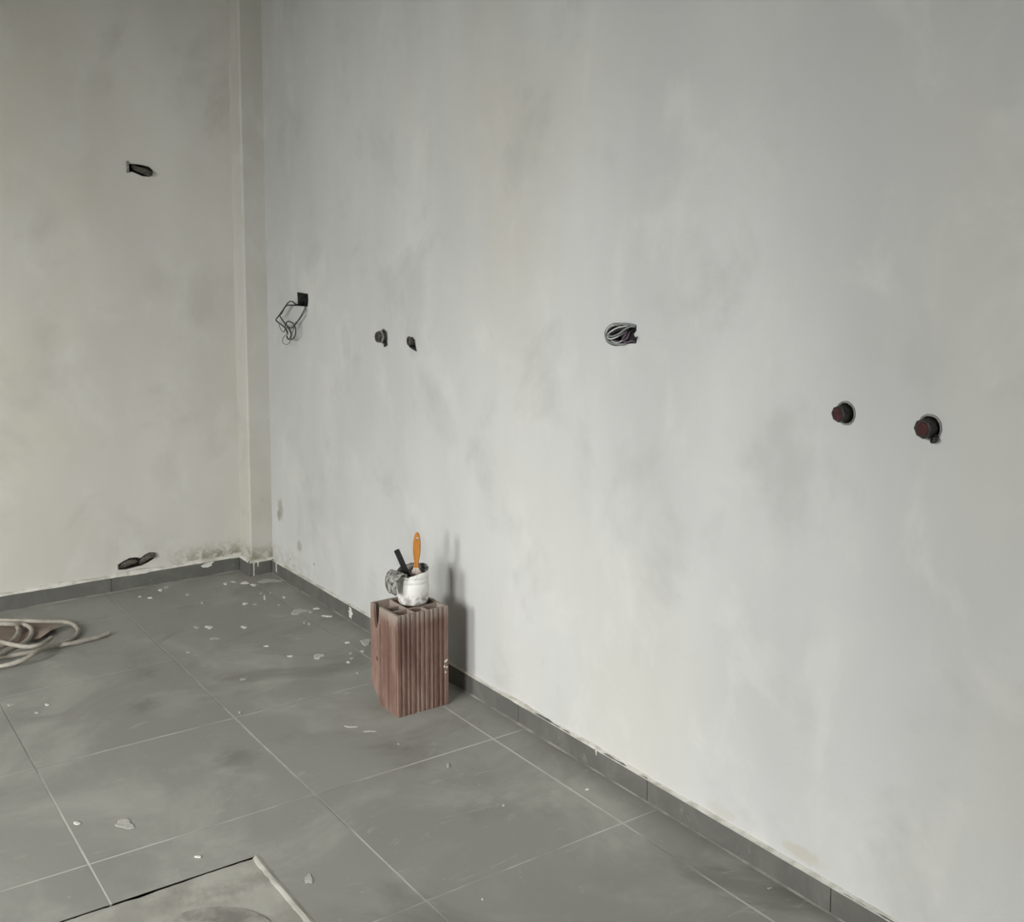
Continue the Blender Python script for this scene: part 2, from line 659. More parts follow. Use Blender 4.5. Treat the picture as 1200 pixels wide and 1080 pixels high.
bm = bmesh.new()
cc, cr = (-1.195, -2.608), .163
N = 44
gx0, gx1, gy0, gy1 = PX0 + .004, PX1 - .002, PY0 + .004, PY1 + .001
gridv = {}
for a in range(N + 1):
    for b in range(N + 1):
        x = gx0 + (gx1 - gx0) * a / N
        y = gy0 + (gy1 - gy0) * b / N
        z = -.004 + wav(x, y, 9, .0018) + wav(x, y, 40, .0008)
        if b == N:                                  # broken far edge leaves an open gap
            g = max(0.0, mn.noise(Vector((x * 9, .3, 2))) + .5 * mn.noise(Vector((x * 31, .3, 2))) + .05)
            y -= .0015 + .012 * g
        gridv[a, b] = bm.verts.new(cov_local(Vector((x, y, z))))
for a in range(N):
    for b in range(N):
        bm.faces.new((gridv[a, b], gridv[a + 1, b], gridv[a + 1, b + 1], gridv[a, b + 1]))
r = bmesh.ops.extrude_face_region(bm, geom=list(bm.faces))
for v in [g for g in r['geom'] if isinstance(g, bmesh.types.BMVert)]:
    v.co.z = 0.0003
obj('slab', bm, M['cement'], cover)
bm = bmesh.new()
rings = []
for rr, zz in ((cr, -.009), (cr - .003, -.0012), (cr * .7, -.0004), (cr * .35, -.0006), (.01, -.0004)):
    rings.append([bm.verts.new(cov_local(Vector((cc[0] + rr * math.cos(2 * PI * k / 48), cc[1] + rr * math.sin(2 * PI * k / 48), zz + wav(rr * math.cos(2 * PI * k / 48), rr * math.sin(2 * PI * k / 48), 30, .0012))))) for k in range(48)])
for a, b in zip(rings, rings[1:]):
    for k in range(48):
        bm.faces.new((a[k], a[(k + 1) % 48], b[(k + 1) % 48], b[k]))
bm.faces.new(rings[-1])
bm.faces.new(rings[0][::-1])
obj('round_lid', bm, M['cement_lid'], cover)['label'] = 'round smeared lid in the middle of the cover'

# crusted mortar ridge along one side of the cover
b = bmesh.new()
rows = []
for k in range(61):
    y = PY1 - .002 + (PY0 - PY1 + .02) * k / 60
    n1, n2 = mn.noise(Vector((y * 14, 1, 1))), mn.noise(Vector((y * 50, 4, 1)))
    c_ = PX1 - .007 + .003 * n1
    hw_ = .008 + .003 * n2
    prof_ = [(-1.0, -.007), (-.7, -.002), (-.25, .0005 + .001 * n2), (.2, .002 + .0012 * n1), (.6, .0014), (1.15, .0006), (1.15, .0001), (-.9, -.012)]
    rows.append([b.verts.new(cov_local(Vector((c_ + hw_ * u, y, z)))) for u, z in prof_])
for r0, r1 in zip(rows, rows[1:]):
    for c in range(8):
        b.faces.new((r0[c], r0[(c + 1) % 8], r1[(c + 1) % 8], r1[c]))
b.faces.new(rows[0])
b.faces.new(rows[-1][::-1])
obj('mortar_ridge', b, M['cement'], cover)['label'] = 'pale crusted mortar ridge along one edge'

# ------------------------------------------------------------------ skirting tiles
BT, BH = .010, .064


def skirting(name, label, pieces, joints_parent_cat='baseboard'):
    root = bpy.data.objects.new(name, None)
    COL.objects.link(root)
    struct(root, label, joints_parent_cat)
    qq = random.Random(len(name))
    for (x0, x1, y0, y1, h) in pieces:
        b = bmesh.new()
        dz = qq.uniform(-.0015, .0015)
        add_box(b, x0, x1, y0, y1, .0, h + dz, .0009)
        obj('skirting_tile', b, M['skirting'], root)
    return root


pc = []
j = [CHY - BT, -.300, -.895, -1.495, -2.087, -2.680, -3.28, -3.88, -4.48, -5.08, -5.68, YF + .002]
for a, b in zip(j, j[1:]):
    pc.append((-BT, -.0003, b + .001, a - .001, .063))
bb_right = skirting('baseboard_right', 'dark grey tile skirting under the pale plastered wall', pc)
pc = []
j = [CHX - BT, -.69, -1.29, -1.89, -2.49, -3.09, -3.69, XL + .002]
for a, b in zip(j, j[1:]):
    pc.append((b + .001, a - .001, -BT, -.0003, .066))
bb_back = skirting('baseboard_back', 'dark grey tile skirting under the damp-stained wall', pc)
bb_corner = skirting('baseboard_corner', 'short dark grey skirting tiles around the boxed corner', [
    (CHX - BT, CHX - .0003, CHY - BT, -BT - .0005, .064), (CHX + .0005, -BT - .0005, CHY - BT, CHY - .0003, .064)])

# grout run between skirting and floor tiles
for par, (p0, p1, nrm) in ((bb_right, (Vector((-BT, CHY - BT, 0)), Vector((-BT, YF + .01, 0)), Vector((-1, 0, 0)))),
                           (bb_back, (Vector((CHX - BT, -BT, 0)), Vector((XL + .01, -BT, 0)), Vector((0, -1, 0)))),
                           (bb_corner, (Vector((CHX, CHY - BT, 0)), Vector((-BT, CHY - BT, 0)), Vector((0, -1, 0))))):
    b = bmesh.new()
    L = (p1 - p0).length
    n = max(8, int(L / .02))
    rows = []
    for k in range(n + 1):
        p = p0.lerp(p1, k / n)
        wd = .0032 + .002 * mn.noise(p * 9) + .0045 * max(0, mn.noise(p * 3 + Vector((5, 5, 5))))
        wd = max(.002, wd)
        rows.append([b.verts.new(p + Vector((0, 0, .0002))), b.verts.new(p + Vector((0, 0, wd * .8))), b.verts.new(p + nrm * wd * 1.3 + Vector((0, 0, .0008))), b.verts.new(p + nrm * wd * 1.3 + Vector((0, 0, .0002)))])
    for k in range(n):
        for c in range(4):
            b.faces.new((rows[k][c], rows[k][(c + 1) % 4], rows[k + 1][(c + 1) % 4], rows[k + 1][c]))
    b.faces.new(rows[0])
    b.faces.new(rows[-1][::-1])
    obj('grout_joint', b, M['grout_line'], par)


# ragged lip of plaster over the skirting
def lip(par, p0, p1, nrm, base, hmin, hamp, thick, drop, seed, amp2=.0):
    b = bmesh.new()
    L = (p1 - p0).length
    n = max(6, int(L / .008))
    rows = []
    for k in range(n + 1):
        p = p0.lerp(p1, k / n)
        s = p * 6 + Vector((seed, 0, 0))
        n1 = mn.noise(s)
        n2 = mn.noise(p * 32 + Vector((0, seed, 0)))
        n3 = mn.noise(p * 90 + Vector((0, seed, 0)))
        top = base + hmin + hamp * (.5 + n1) + .0015 * n2
        bot = base - drop * (.3 + .9 * max(-.3, n1 * .9 + n2 * .35)) - .0004 * n3
        bot = min(bot, base - .0022)
        top = max(top, bot + .004)
        th = thick + .0008 * n2 + .0003 * n3
        up = Vector((0, 0, 1))
        rows.append([b.verts.new(p + up * top), b.verts.new(p + nrm * th * .75 + up * (top - .003)), b.verts.new(p + nrm * th + up * (bot + .003)), b.verts.new(p + nrm * (th - .0012) + up * bot), b.verts.new(p + up * bot)])
    for k in range(n):
        for c in range(4):
            b.faces.new((rows[k][c], rows[k][c + 1], rows[k + 1][c + 1], rows[k + 1][c]))
    o = obj('plaster_lip', b, M['lip'], par)
    return o


lip(wall_right, Vector((0, CHY, 0)), Vector((0, YF + .05, 0)), Vector((-1, 0, 0)), .0630, .001, .006, .0125, .004, 1.0)
lip(wall_back, Vector((CHX, 0, 0)), Vector((XL + .05, 0, 0)), Vector((0, -1, 0)), .066, .008, .010, .0135, .007, 4.0)
wc = bpy.data.objects['wall_corner']
lip(wc, Vector((CHX, 0, 0)), Vector((CHX, CHY, 0)), Vector((-1, 0, 0)), .064, .007, .008, .0125, .004, 6.0)
lip(wc, Vector((CHX - .01, CHY, 0)), Vector((0, CHY, 0)), Vector((0, -1, 0)), .064, .006, .009, .0125, .005, 8.0)


# plaster drips on the skirting
def drip(par, p, across, nrm, pts, name='plaster_drip'):
    """pts: outline (across, z) in metres"""
    b = bmesh.new()
    across, nrm = Vector(across), Vector(nrm)
    f1 = [b.verts.new(p + across * u + Vector((0, 0, v)) + nrm * .0016) for u, v in pts]
    f0 = [b.verts.new(p + across * u + Vector((0, 0, v)) + nrm * .0001) for u, v in pts]
    b.faces.new(f1)
    for k in range(len(pts)):
        b.faces.new((f0[k], f0[(k + 1) % len(pts)], f1[(k + 1) % len(pts)], f1[k]))
    obj(name, b, M['fleck'], par)


pb = wb(297, 668, .132)
drip(bb_corner, Vector((pb.x, CHY - BT, 0)), (1, 0, 0), (0, -1, 0), [(-.002, .064), (.006, .064), (.003, .05), (.0028, .01), (.0032, .002), (-.0015, .002), (-.001, .03)])
drip(bb_corner, Vector((pb.x + .02, CHY - BT, 0)), (1, 0, 0), (0, -1, 0), [(-.005, .064), (.008, .064), (.003, .058), (.002, .042), (-.001, .042), (-.001, .056)])
pb = wr(324, 664, BT)
drip(bb_right, Vector((-BT, pb.y, 0)), (0, 1, 0), (-1, 0, 0), [(-.006, .063), (.006, .063), (.004, .045), (.004, .02), (-.004, .018), (-.003, .04)])
pb = wr(411, 718, BT)
drip(bb_right, Vector((-BT, pb.y, 0)), (0, 1, 0), (-1, 0, 0), [(-.006, .054), (.012, .056), (.006, .046), (.018, .038), (.010, .03), (.012, .012), (.0, .016), (-.006, .01), (-.012, .028), (-.02, .034), (-.012, .042)])
pb = wr(699, 878, BT)
drip(bb_right, Vector((-BT, pb.y, 0)), (0, 1, 0), (-1, 0, 0), [(-.002, .063), (.006, .063), (.002, .054), (.001, .046), (-.001, .047), (-.001, .055)])

pb = wb(243, 661, BT)
drip(bb_back, Vector((pb.x, -BT, 0)), (1, 0, 0), (0, -1, 0), [(-.03, .052), (-.01, .060), (.02, .0635), (.032, .061), (.018, .054), (.022, .046), (.0, .040), (-.022, .043)], 'plaster_smear')

# ------------------------------------------------------------------ hollow brick
BX0, BX1, BY0, BY1, BZ = -.297, -.112, -1.841, -1.660, .328
bc = Vector(((BX0 + BX1) / 2, (BY0 + BY1) / 2, 0))
brick = thing('hollow_brick', 'reddish brown hollow clay brick standing on end by the wall', 'brick', bc)
WT = .009
hw, hd = (BX1 - BX0) / 2, (BY1 - BY0) / 2


def grooved(n, length, depth):
    """polyline of a face with n grooves: (s, inset)"""
    pts = [(0, 0)]
    s0, s1 = length * .05, length * .97
    st = (s1 - s0) / n
    for k in range(n):
        a = s0 + k * st
        wv = .62 + .22 * math.sin(k * 2.4)
        pts += [(a, 0), (a + st * .12, depth), (a + st * wv * .75, depth), (a + st * wv * .75 + st * .12, 0)]
    pts.append((length, 0))
    return pts


# front wall with vertical grooves
def extrude_outline(out, z0, z1, wob=0.0):
    b = bmesh.new()
    bot = [b.verts.new((x, y, z0)) for x, y in out]
    top = [b.verts.new((x, y, z1 + wob * mn.noise(Vector((x * 60, y * 60, 1))))) for x, y in out]
    n = len(out)
    for k in range(n):
        b.faces.new((bot[k], bot[(k + 1) % n], top[(k + 1) % n], top[k]))
    for fcs in (bot[::-1], top):
        tri = tessellate_polygon([[Vector((v.co.x, v.co.y, 0)) for v in fcs]])
        for t in tri:
            b.faces.new([fcs[i] for i in t])
    return b


gr = grooved(10, 2 * hw, .0034)
out = [(-hw + s, -hd + i) for s, i in gr] + [(hw, -hd + WT), (-hw, -hd + WT)]
obj('front_wall', extrude_outline(out, 0, BZ, .0012), M['brick'], brick)
gr = grooved(9, 2 * hd - 2 * WT, .002)
out = [(hw - i, -hd + WT + s) for s, i in gr] + [(hw - WT, hd - WT), (hw - WT, -hd + WT)]
obj('side_wall', extrude_outline(out, 0, BZ - .0005, .0012), M['brick'], brick)
bm = bmesh.new()
add_slab(bm, [(-hw + .052, 0), (hw, 0), (hw, BZ - .001), (-hw, BZ - .001), (-hw, .057), (-hw + .014, .046), (-hw + .034, .022)], [], lambda u, v, d: Vector((u, hd - d, v)), WT)
obj('rear_wall', bm, M['brick'], brick)


# broken left wall: outline in (y, z) with a notch, a hole and a missing corner
def yl(v): return v - bc.y


notch = [(-1.7205, BZ), (-1.718, .305), (-1.713, .278), (-1.706, .257), (-1.697, .251), (-1.689, .26), (-1.684, .282), (-1.681, .308), (-1.6785, BZ - .001)]
outer = [(BY0 + WT, 0), (-1.717, 0), (-1.712, .010), (-1.705, .024), (-1.694, .032), (-1.684, .040), (-1.676, .047), (BY1 - WT + .0005, .056), (BY1 - WT + .0005, BZ)] + notch[::-1] + [(BY0 + WT, BZ)]
outer = [(yl(a), b) for a, b in outer]
hole = [(yl(-1.702) + .0055 * math.cos(k * PI / 5), .150 + .008 * math.sin(k * PI / 5)) for k in range(10)]
bm = bmesh.new()
add_slab(bm, outer, [(hole, None)], lambda u, v, d: Vector((-hw + d, u, v)), WT)
side = obj('broken_side_wall', bm, M['brick'], brick)
side['label'] = 'brick side with a broken notch, a hole and a missing corner'
for yy, ww in ((-1.722, .004), (-1.777, .005), (-1.828, .003)):
    b = bmesh.new()
    add_box(b, -hw - .002, -hw + .0005, yl(yy) - ww / 2, yl(yy) + ww / 2, .004 if yy < -1.75 else .01, BZ - .03 if yy < -1.75 else .27, .0006)
    obj('rib', b, M['brick'], side)
b = bmesh.new()
for q_ in range(5):
    x_, z_, r_ = hw - .006 - .004 * (q_ % 3), .150 - .010 * q_ + .006 * (q_ % 2), .0035 + .001 * (q_ % 2)
    add_lathe(b, [(-.001, r_), (.0012, r_ * .8), (.0018, r_ * .3)], Vector((x_, -hd, z_)), Vector((0, -1, 0)), 7)
obj('plaster_spatter', b, M['fleck'], brick)
# inner webs
W2 = .0058
iw, idp = hw - WT, hd - WT
for k, f in enumerate((-.30, .32)):
    b = bmesh.new()
    x = iw * f
    add_box(b, x - W2 / 2, x + W2 / 2, -idp, idp, .002, BZ - .002 - .003 * k, .0008)
    obj('web', b, M['brick'], brick)
rowy = [-idp + 2 * idp * .31, -idp + 2 * idp * .64]
cols = [(-iw, iw * -.30 - W2 / 2), (iw * -.30 + W2 / 2, iw * .32 - W2 / 2), (iw * .32 + W2 / 2, iw)]
for ri, y in enumerate(rowy):
    for ci, (a, c) in enumerate(cols):
        b = bmesh.new()
        add_box(b, a, c, y - W2 / 2, y + W2 / 2, .002, BZ - .0025 - (.004 if (ri, ci) == (1, 0) else 0), .0008)
        obj('web', b, M['brick'], brick)

# ------------------------------------------------------------------ cut white plastic container
CUP = Vector((-.186, -1.746, BZ + .0006))
cup = thing('plastic_container', 'white stained plastic container with cut rim standing on the hollow brick', 'container', CUP)
SEG = 48
LEFT = math.atan2(.5752, -.818) + .74      # side away from the wall
CAMA = math.atan2(-.817, -.575)      # side facing the room


def rim(a):
    d = math.cos(a - CAMA)
    l = math.cos(a - LEFT)
    h = .111 - .003 * d - .005 * l
    # cut-down dip on the room-facing left side
    dd = (a - (CAMA - .35) + PI) % (2 * PI) - PI
    h -= .006 * math.exp(-(dd / .5) ** 2)
    return h + .001 * math.sin(a * 7)


prof = [(0, .026), (0.0, .037), (.003, .0425), (.010, .0455), (.03, .0475), (.055, .0485), (.068, .0487), (.070, .0472), (.0735, .0472), (.0755, .0488), (.083, .0489), (.085, .0474), (.0885, .0474), (.0905, .049), (.094, .049)]
bm = bmesh.new()
rings = []
for h, r in prof:
    rings.append([bm.verts.new((r * math.cos(2 * PI * k / SEG), r * math.sin(2 * PI * k / SEG), h)) for k in range(SEG)])
top = []
for k in range(SEG):
    a = 2 * PI * k / SEG
    top.append(bm.verts.new((.0492 * math.cos(a), .0492 * math.sin(a), rim(a))))
rings.append(top)
for a, b in zip(rings, rings[1:]):
    for k in range(SEG):
        bm.faces.new((a[k], a[(k + 1) % SEG], b[(k + 1) % SEG], b[k]))
bm.faces.new(rings[0][::-1])
body_ring = [(.0475 * math.cos(2 * PI * k / SEG), .0475 * math.sin(2 * PI * k / SEG), rim(2 * PI * k / SEG) - .0002) for k in range(SEG)]
inn = [bm.verts.new(p) for p in body_ring]
for k in range(SEG):
    bm.faces.new((top[k], top[(k + 1) % SEG], inn[(k + 1) % SEG], inn[k]))
o = obj('body', bm, M['cup'], cup, smooth=True)
# crusted lining
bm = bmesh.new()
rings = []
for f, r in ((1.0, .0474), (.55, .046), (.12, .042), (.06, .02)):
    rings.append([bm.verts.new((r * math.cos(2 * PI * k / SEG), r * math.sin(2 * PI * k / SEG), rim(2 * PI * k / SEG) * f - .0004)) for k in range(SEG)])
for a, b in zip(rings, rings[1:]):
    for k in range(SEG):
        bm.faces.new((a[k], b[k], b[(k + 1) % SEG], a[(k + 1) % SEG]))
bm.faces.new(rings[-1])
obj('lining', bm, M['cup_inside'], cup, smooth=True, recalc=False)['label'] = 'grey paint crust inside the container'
# bent-out flap on the left side
bm = bmesh.new()
dl = Vector((math.cos(LEFT), math.sin(LEFT), 0))
dc = Vector((-dl.y, dl.x, 0))
path = [(.044, .098), (.050, .110), (.058, .1160), (.069, .115), (.079, .108), (.086, .097), (.089, .083), (.088, .066), (.082, .048)]
path = [(p.x, p.y) for p in catmull([(a, b, 0) for a, b in path], 3)]
rows = []
n = len(path)
for i, (rr, zz) in enumerate(path):
    t = i / (n - 1)
    wd = .034 * (1 - .3 * t * t) if t < .9 else .034 * (.757 - (t - .9) * 3.0)
    row = []
    for c in range(9):
        s = c / 4 - 1
        bulge = -.006 * s * s
        jit = .0015 * mn.noise(Vector((i * .7, c * .9, 2)))
        row.append(bm.verts.new(dl * (rr + bulge * (.4 + .6 * t) + jit) + dc * s * wd + Vector((0, 0, zz + jit - .006 * s * s * t))))
    rows.append(row)
for i in range(n - 1):
    for c in range(8):
        bm.faces.new((rows[i][c], rows[i][c + 1], rows[i + 1][c + 1], rows[i + 1][c]))
bmesh.ops.recalc_face_normals(bm, faces=bm.faces)
bmesh.ops.solidify(bm, geom=list(bm.faces), thickness=.0018)
obj('flap', bm, M['cup_inside'], cup, smooth=True)['label'] = 'bent-out flap mottled with grey and black paint'

cup.scale = (1.07, 1.07, 1.0)

# ------------------------------------------------------------------ paint brush with a wooden handle
br_foot = CUP + RT * .006 + Vector((.004, .006, .0010))
brush = thing('paint_brush', 'paint brush with orange wooden handle stuck in the white container', 'brush', br_foot)
bdir = (Vector((0, 0, 1)) + RT * .035).normalized()
bside = (RT - bdir * RT.dot(bdir)).normalized()
bside = (bside * .99 + bdir.cross(bside) * .12).normalized()
bfr = bdir.cross(bside).normalized()


def brush_pt(s, h, d): return bside * s + bdir * h + bfr * d


half = [(.110, .0085), (.118, .0082), (.124, .0072), (.132, .0076), (.145, .0098), (.160, .0118), (.174, .0126), (.190, .0124), (.206, .0112), (.216, .0094), (.224, .0068), (.2285, .0036), (.230, .0)]
outl = [(-w_, h) for h, w_ in half[:-1]] + [(0, half[-1][0])] + [(w_, h) for h, w_ in half[-2::-1]]
holec = [(.0046 * math.cos(k * PI / 6), .2100 + .0046 * math.sin(k * PI / 6)) for k in range(12)]
bm = bmesh.new()
cu, cv = 0, .17
inset = []
for s, h in outl:
    inset.append((s * .72, cv + (h - cv) * .975))
th = .0068
R0 = {}
for nm, poly, d in (('f', inset, -th), ('mf', outl, -th * .45), ('mb', outl, th * .45), ('b', inset, th)):
    R0[nm] = [bm.verts.new(brush_pt(s, h, d)) for s, h in poly]
for a, b in (('f', 'mf'), ('mf', 'mb'), ('mb', 'b')):
    for k in range(len(outl)):
        bm.faces.new((R0[a][k], R0[a][(k + 1) % len(outl)], R0[b][(k + 1) % len(outl)], R0[b][k]))
hv = {d: [bm.verts.new(brush_pt(s, h, d)) for s, h in holec] for d in (-th, th)}
for k in range(12):
    bm.faces.new((hv[-th][k], hv[-th][(k + 1) % 12], hv[th][(k + 1) % 12], hv[th][k]))
vs, fs = cdt(inset, [holec])
for nm, d in (('f', -th), ('b', th)):
    allv = [((v.co), v) for v in R0[nm] + hv[d]]
    for f in fs:
        fv = []
        for i in f:
            tgt = brush_pt(vs[i].x, vs[i].y, d)
            fv.append(min(allv, key=lambda q_: (q_[0] - tgt).length)[1])
        if len(set(fv)) == len(fv):
            try:
                bm.faces.new(fv)
            except ValueError:
                pass
obj('handle', bm, M['wood'], brush)['label'] = 'orange varnished wooden handle with a hanging hole'


def flat_loft(secs, name, mat):
    b = bmesh.new()
    rs = []
    for h, ws, wd in secs:
        rs.append([b.verts.new(brush_pt(ws * math.copysign(abs(math.cos(a)) ** .5, math.cos(a)), h, wd * math.copysign(abs(math.sin(a)) ** .5, math.sin(a)))) for a in [2 * PI * (k + .5) / 16 for k in range(16)]])
    for a, c in zip(rs, rs[1:]):
        for k in range(16):
            b.faces.new((a[k], a[(k + 1) % 16], c[(k + 1) % 16], c[k]))
    b.faces.new(rs[0][::-1])
    b.faces.new(rs[-1])
    return obj(name, b, mat, brush, smooth=False)


flat_loft([(.074, .0205, .0085), (.092, .020, .0085), (.100, .0165, .0082), (.108, .0105, .0078), (.1135, .0095, .0074)], 'ferrule', M['ferrule'])
flat_loft([(.012, .014, .004), (.02, .0195, .007), (.05, .0205, .008), (.0745, .0203, .0083)], 'bristles', M['fleck'])

# ------------------------------------------------------------------ black stick
st_foot = CUP + RT * .0175 + Vector((-.008, -.0115, .0135))
tipdir = (Vector((0, 0, 1)) - RT * .42).normalized()
stick = thing('stick', 'short flat black stick leaning out of the white container', 'stick', st_foot)
sx_ = (RT - tipdir * RT.dot(tipdir)).normalized()
sy_ = tipdir.cross(sx_)


def stick_box(z0, z1, a, b_, bev, name, mat):
    b = bmesh.new()
    vs = add_box(b, -a, a, -b_, b_, z0, z1, bev)
    for v in b.verts:
        v.co = sx_ * v.co.x + sy_ * v.co.y + tipdir * v.co.z
    return obj(name, b, mat, stick)


stick_box(.06, .179, .0088, .0052, .0022, 'grip', M['black'])
stick_box(.0, .0605, .0105, .0012, .0004, 'blade', M['plug_dark'])

# ------------------------------------------------------------------ conduit coil and brown sheet
sheet_pts = [(-60, 735), (-30, 729.5), (0, 728.5), (30, 728), (52, 729), (63, 735), (72, 741), (60, 746), (48, 752), (20, 756), (-20, 760), (-60, 757)]
bm = bmesh.new()
ctr = fl(0, 743)
sheet_o = [fl(*p) for p in sheet_pts]
ring1 = []
for i, p in enumerate(sheet_o):
    ring1.append(p)
rings = []
for f in (1.0, .75, .45, .15):
    rr = []
    for i, p in enumerate(ring1):
        q_ = ctr.lerp(p, f)
        lift = .003
        if i in (5, 6, 7, 8):
            lift = .003 + {5: .006, 6: .020, 7: .022, 8: .012}[i] * f * f
        rr.append(bm.verts.new((q_.x, q_.y, lift + .0015 * abs(mn.noise(q_ * 20)))))
    rings.append(rr)
nn = len(ring1)
for a, b in zip(rings, rings[1:]):
    for k in range(nn):
        bm.faces.new((a[k], a[(k + 1) % nn], b[(k + 1) % nn], b[k]))
bm.faces.new(rings[-1])
bmesh.ops.recalc_face_normals(bm, faces=bm.faces)
bmesh.ops.solidify(bm, geom=list(bm.faces), thickness=.002)
tag(obj('brown_sheet', bm, M['sheet']), 'dull brown sheet with a lifted edge lying under the cable coil', 'sheet')

RC = .0082
coil_px = [  # (photo x, y, height of the tube's centre)
    (128, 741.5, .0098), (116, 746, .0098), (100, 750, .0098), (84, 753.5, .0098), (60, 758, .0099), (30, 765, .0125), (5, 769, .0155), (-40, 776, .0195), (-85, 770, .02), (-105, 752, .02), (-85, 735, .02), (-40, 727.5, .022), (0, 727, .0225),
    (14, 729, .0235), (21.5, 737, .0245), (17, 748, .024), (2, 758, .024), (-30, 767, .028), (-70, 764, .029), (-90, 748, .028), (-65, 735, .025), (-20, 730.5, .027), (10, 731, .0420),
    (28, 731.5, .0265), (37, 738, .0245), (33, 749, .0245), (15, 760, .0275), (-15, 771, .040), (-60, 777, .040), (-100, 765, .038), (-108, 745, .036), (-80, 731, .036), (-30, 727, .039), (20, 727, .036),
    (52, 728, .026), (76, 728.5, .0145), (88, 733, .0105), (91.5, 740, .0102), (85, 747.5, .011), (68, 755, .0155), (50, 760, .030), (38, 767, .034), (22, 775, .024), (0, 780.5, .015), (-40, 786, .012), (-85, 780, .03), (-115, 760, .055), (-95, 738, .058), (-55, 738, .060),
    (-25, 745, .052), (0, 751.5, .046), (14, 755, .0440), (32, 757.5, .046), (46, 755.5, .046), (55, 751, .043), (60, 747, .041)]
pts = [fl(x, y, z) for x, y, z in coil_px]
pts = catmull(pts, 7)
bm = bmesh.new()
add_tube(bm, pts, RC, 10)
tag(obj('cable_coil', bm, M['conduit'], smooth=True), 'loose coil of pale grey conduit lying on the floor tiles', 'conduit')


# ------------------------------------------------------------------ wall boxes, wires, pipe stubs
def liner(poly, T, depth, lip_out, mat, parent, name='box', wall=.0015, s=.97):
    """open box that lines a cut hole; poly in wall coordinates"""
    b = bmesh.new()
    o1 = scale_poly(poly, s)
    i1 = scale_poly(poly, s - wall * 2 / .05)
    n = len(poly)
    A = [b.verts.new(T(u, v, -lip_out)) for u, v in o1]
    B = [b.verts.new(T(u, v, depth)) for u, v in o1]
    Cc = [b.verts.new(T(u, v, -lip_out)) for u, v in i1]
    D = [b.verts.new(T(u, v, depth - wall)) for u, v in i1]
    for k in range(n):
        l = (k + 1) % n
        b.faces.new((A[k], B[k], B[l], A[l]))
        b.faces.new((A[k], A[l], Cc[l], Cc[k]))
        b.faces.new((Cc[k], Cc[l], D[l], D[k]))
    for ring, poly2 in ((B, o1), (D, i1)):
        for t in tessellate_polygon([[Vector((u, v, 0)) for u, v in poly2]]):
            b.faces.new([ring[i] for i in t])
    for v in b.verts:
        v.co -= parent.location
    return obj(name, b, mat, parent)


def wire(parent, pts, rad, mat, name='wire', n=6, seg=8):
    b = bmesh.new()
    p = [Vector(a) - parent.location for a in pts]
    add_tube(b, catmull(p, n), rad, seg)
    return obj(name, b, mat, parent, smooth=True)


# square box by the corner with hanging cable loops
c0 = wr(355, 351)
jb = thing('junction_box', 'small square dark wall box with thin cable loops hanging out', 'electrical box', Vector((0, c0.y, c0.z - .03)))
liner(H_box, TR, .047, .0015, M['cavity'], jb)


def wpts(l): return [wr(x, y, d) for x, y, d in l]


wire(jb, wpts([(356, 352, -.03), (352, 357, .0), (344, 357.5, .02), (336, 358, .03), (331, 364, .035), (326, 371, .035), (323.5, 375, .035), (328, 379, .03), (333, 383, .028), (336, 387, .026), (337, 392, .026)]), .0030, M['wire_black'])
wire(jb, wpts([(355, 351, -.03), (350, 356, .0), (346, 356, .03), (343, 353.5, .04), (339, 353.5, .042), (335, 358, .042), (330, 367, .042), (328, 370, .042), (332, 376, .04), (336, 381, .038), (339, 386, .036), (341, 391, .034), (340, 397, .032)]), .0028, M['wire_black'])
wire(jb, wpts([(357, 354, -.03), (358, 359, .0), (354, 368, .022), (349, 376, .028), (345.5, 381, .03), (342, 384, .03), (336, 384, .03), (333, 388, .03)]), .0023, M['wire_black'])
wire(jb, wpts([(358, 354, -.03), (359, 361, .0), (356, 367, .018), (351, 374, .022), (346, 379, .024), (343, 388, .03), (341, 395, .03), (337, 397, .03), (336, 394, .03)]), .0024, M['wire_grey'])
wire(jb, wpts([(334, 384, .036), (335, 379, .038), (338, 376.5, .04), (343, 378.5, .04), (346, 384, .038), (346.5, 390, .036), (344, 396, .035), (340, 398, .034), (337, 396, .034), (336, 393, .034)]), .0026, M['wire_black'])
wire(jb, wpts([(337, 391, .04), (333, 394, .04), (331, 398, .04), (332, 402, .04), (336, 403.5, .04), (339.5, 401, .04), (341, 396, .04)]), .0020, M['wire_grey'])
wire(jb, wpts([(327, 380, .03), (329, 386, .03), (332, 389, .032), (334, 387, .034), (334, 383, .036), (337, 381, .038), (340, 383, .038)]), .0020, M['wire_grey'])

# long box stuffed with coiled wires
c0 = wr(727, 391)
lb = thing('wire_box', 'oblong wall box stuffed with coiled black, grey and violet wires', 'electrical box', Vector((0, c0.y, c0.z - .03)))
liner(H_long, TR, .052, .0015, M['cavity'], lb)
wire(lb, wpts([(745, 382, .0), (738, 380, .008), (728, 379.5, .014), (718, 380, .018), (711, 386, .02), (709.5, 393, .02), (713, 400, .018), (722, 403, .012), (732, 403, .004), (740, 400, -.02)]), .0032, M['wire_grey'])
wire(lb, wpts([(746, 383, -.005), (739, 382.5, .006), (732, 386, .016), (725, 391, .018), (717, 394, .02), (712, 392, .02), (712, 387, .02), (717, 382.5, .02), (726, 380, .014), (738, 379.8, .002)]), .0026, M['wire_grey'])
wire(lb, wpts([(742, 383, -.01), (733, 384, .008), (724, 387, .012), (715, 391, .016), (710.5, 396, .016), (713, 401, .014), (721, 404, .01), (731, 402, .0)]), .0028, M['wire_black'])
wire(lb, wpts([(740, 387, -.02), (731, 390, .004), (722, 395, .012), (715, 397, .016), (712, 394, .018), (715, 389, .018), (724, 384, .012), (736, 381.5, .002)]), .0022, M['wire_pale'])
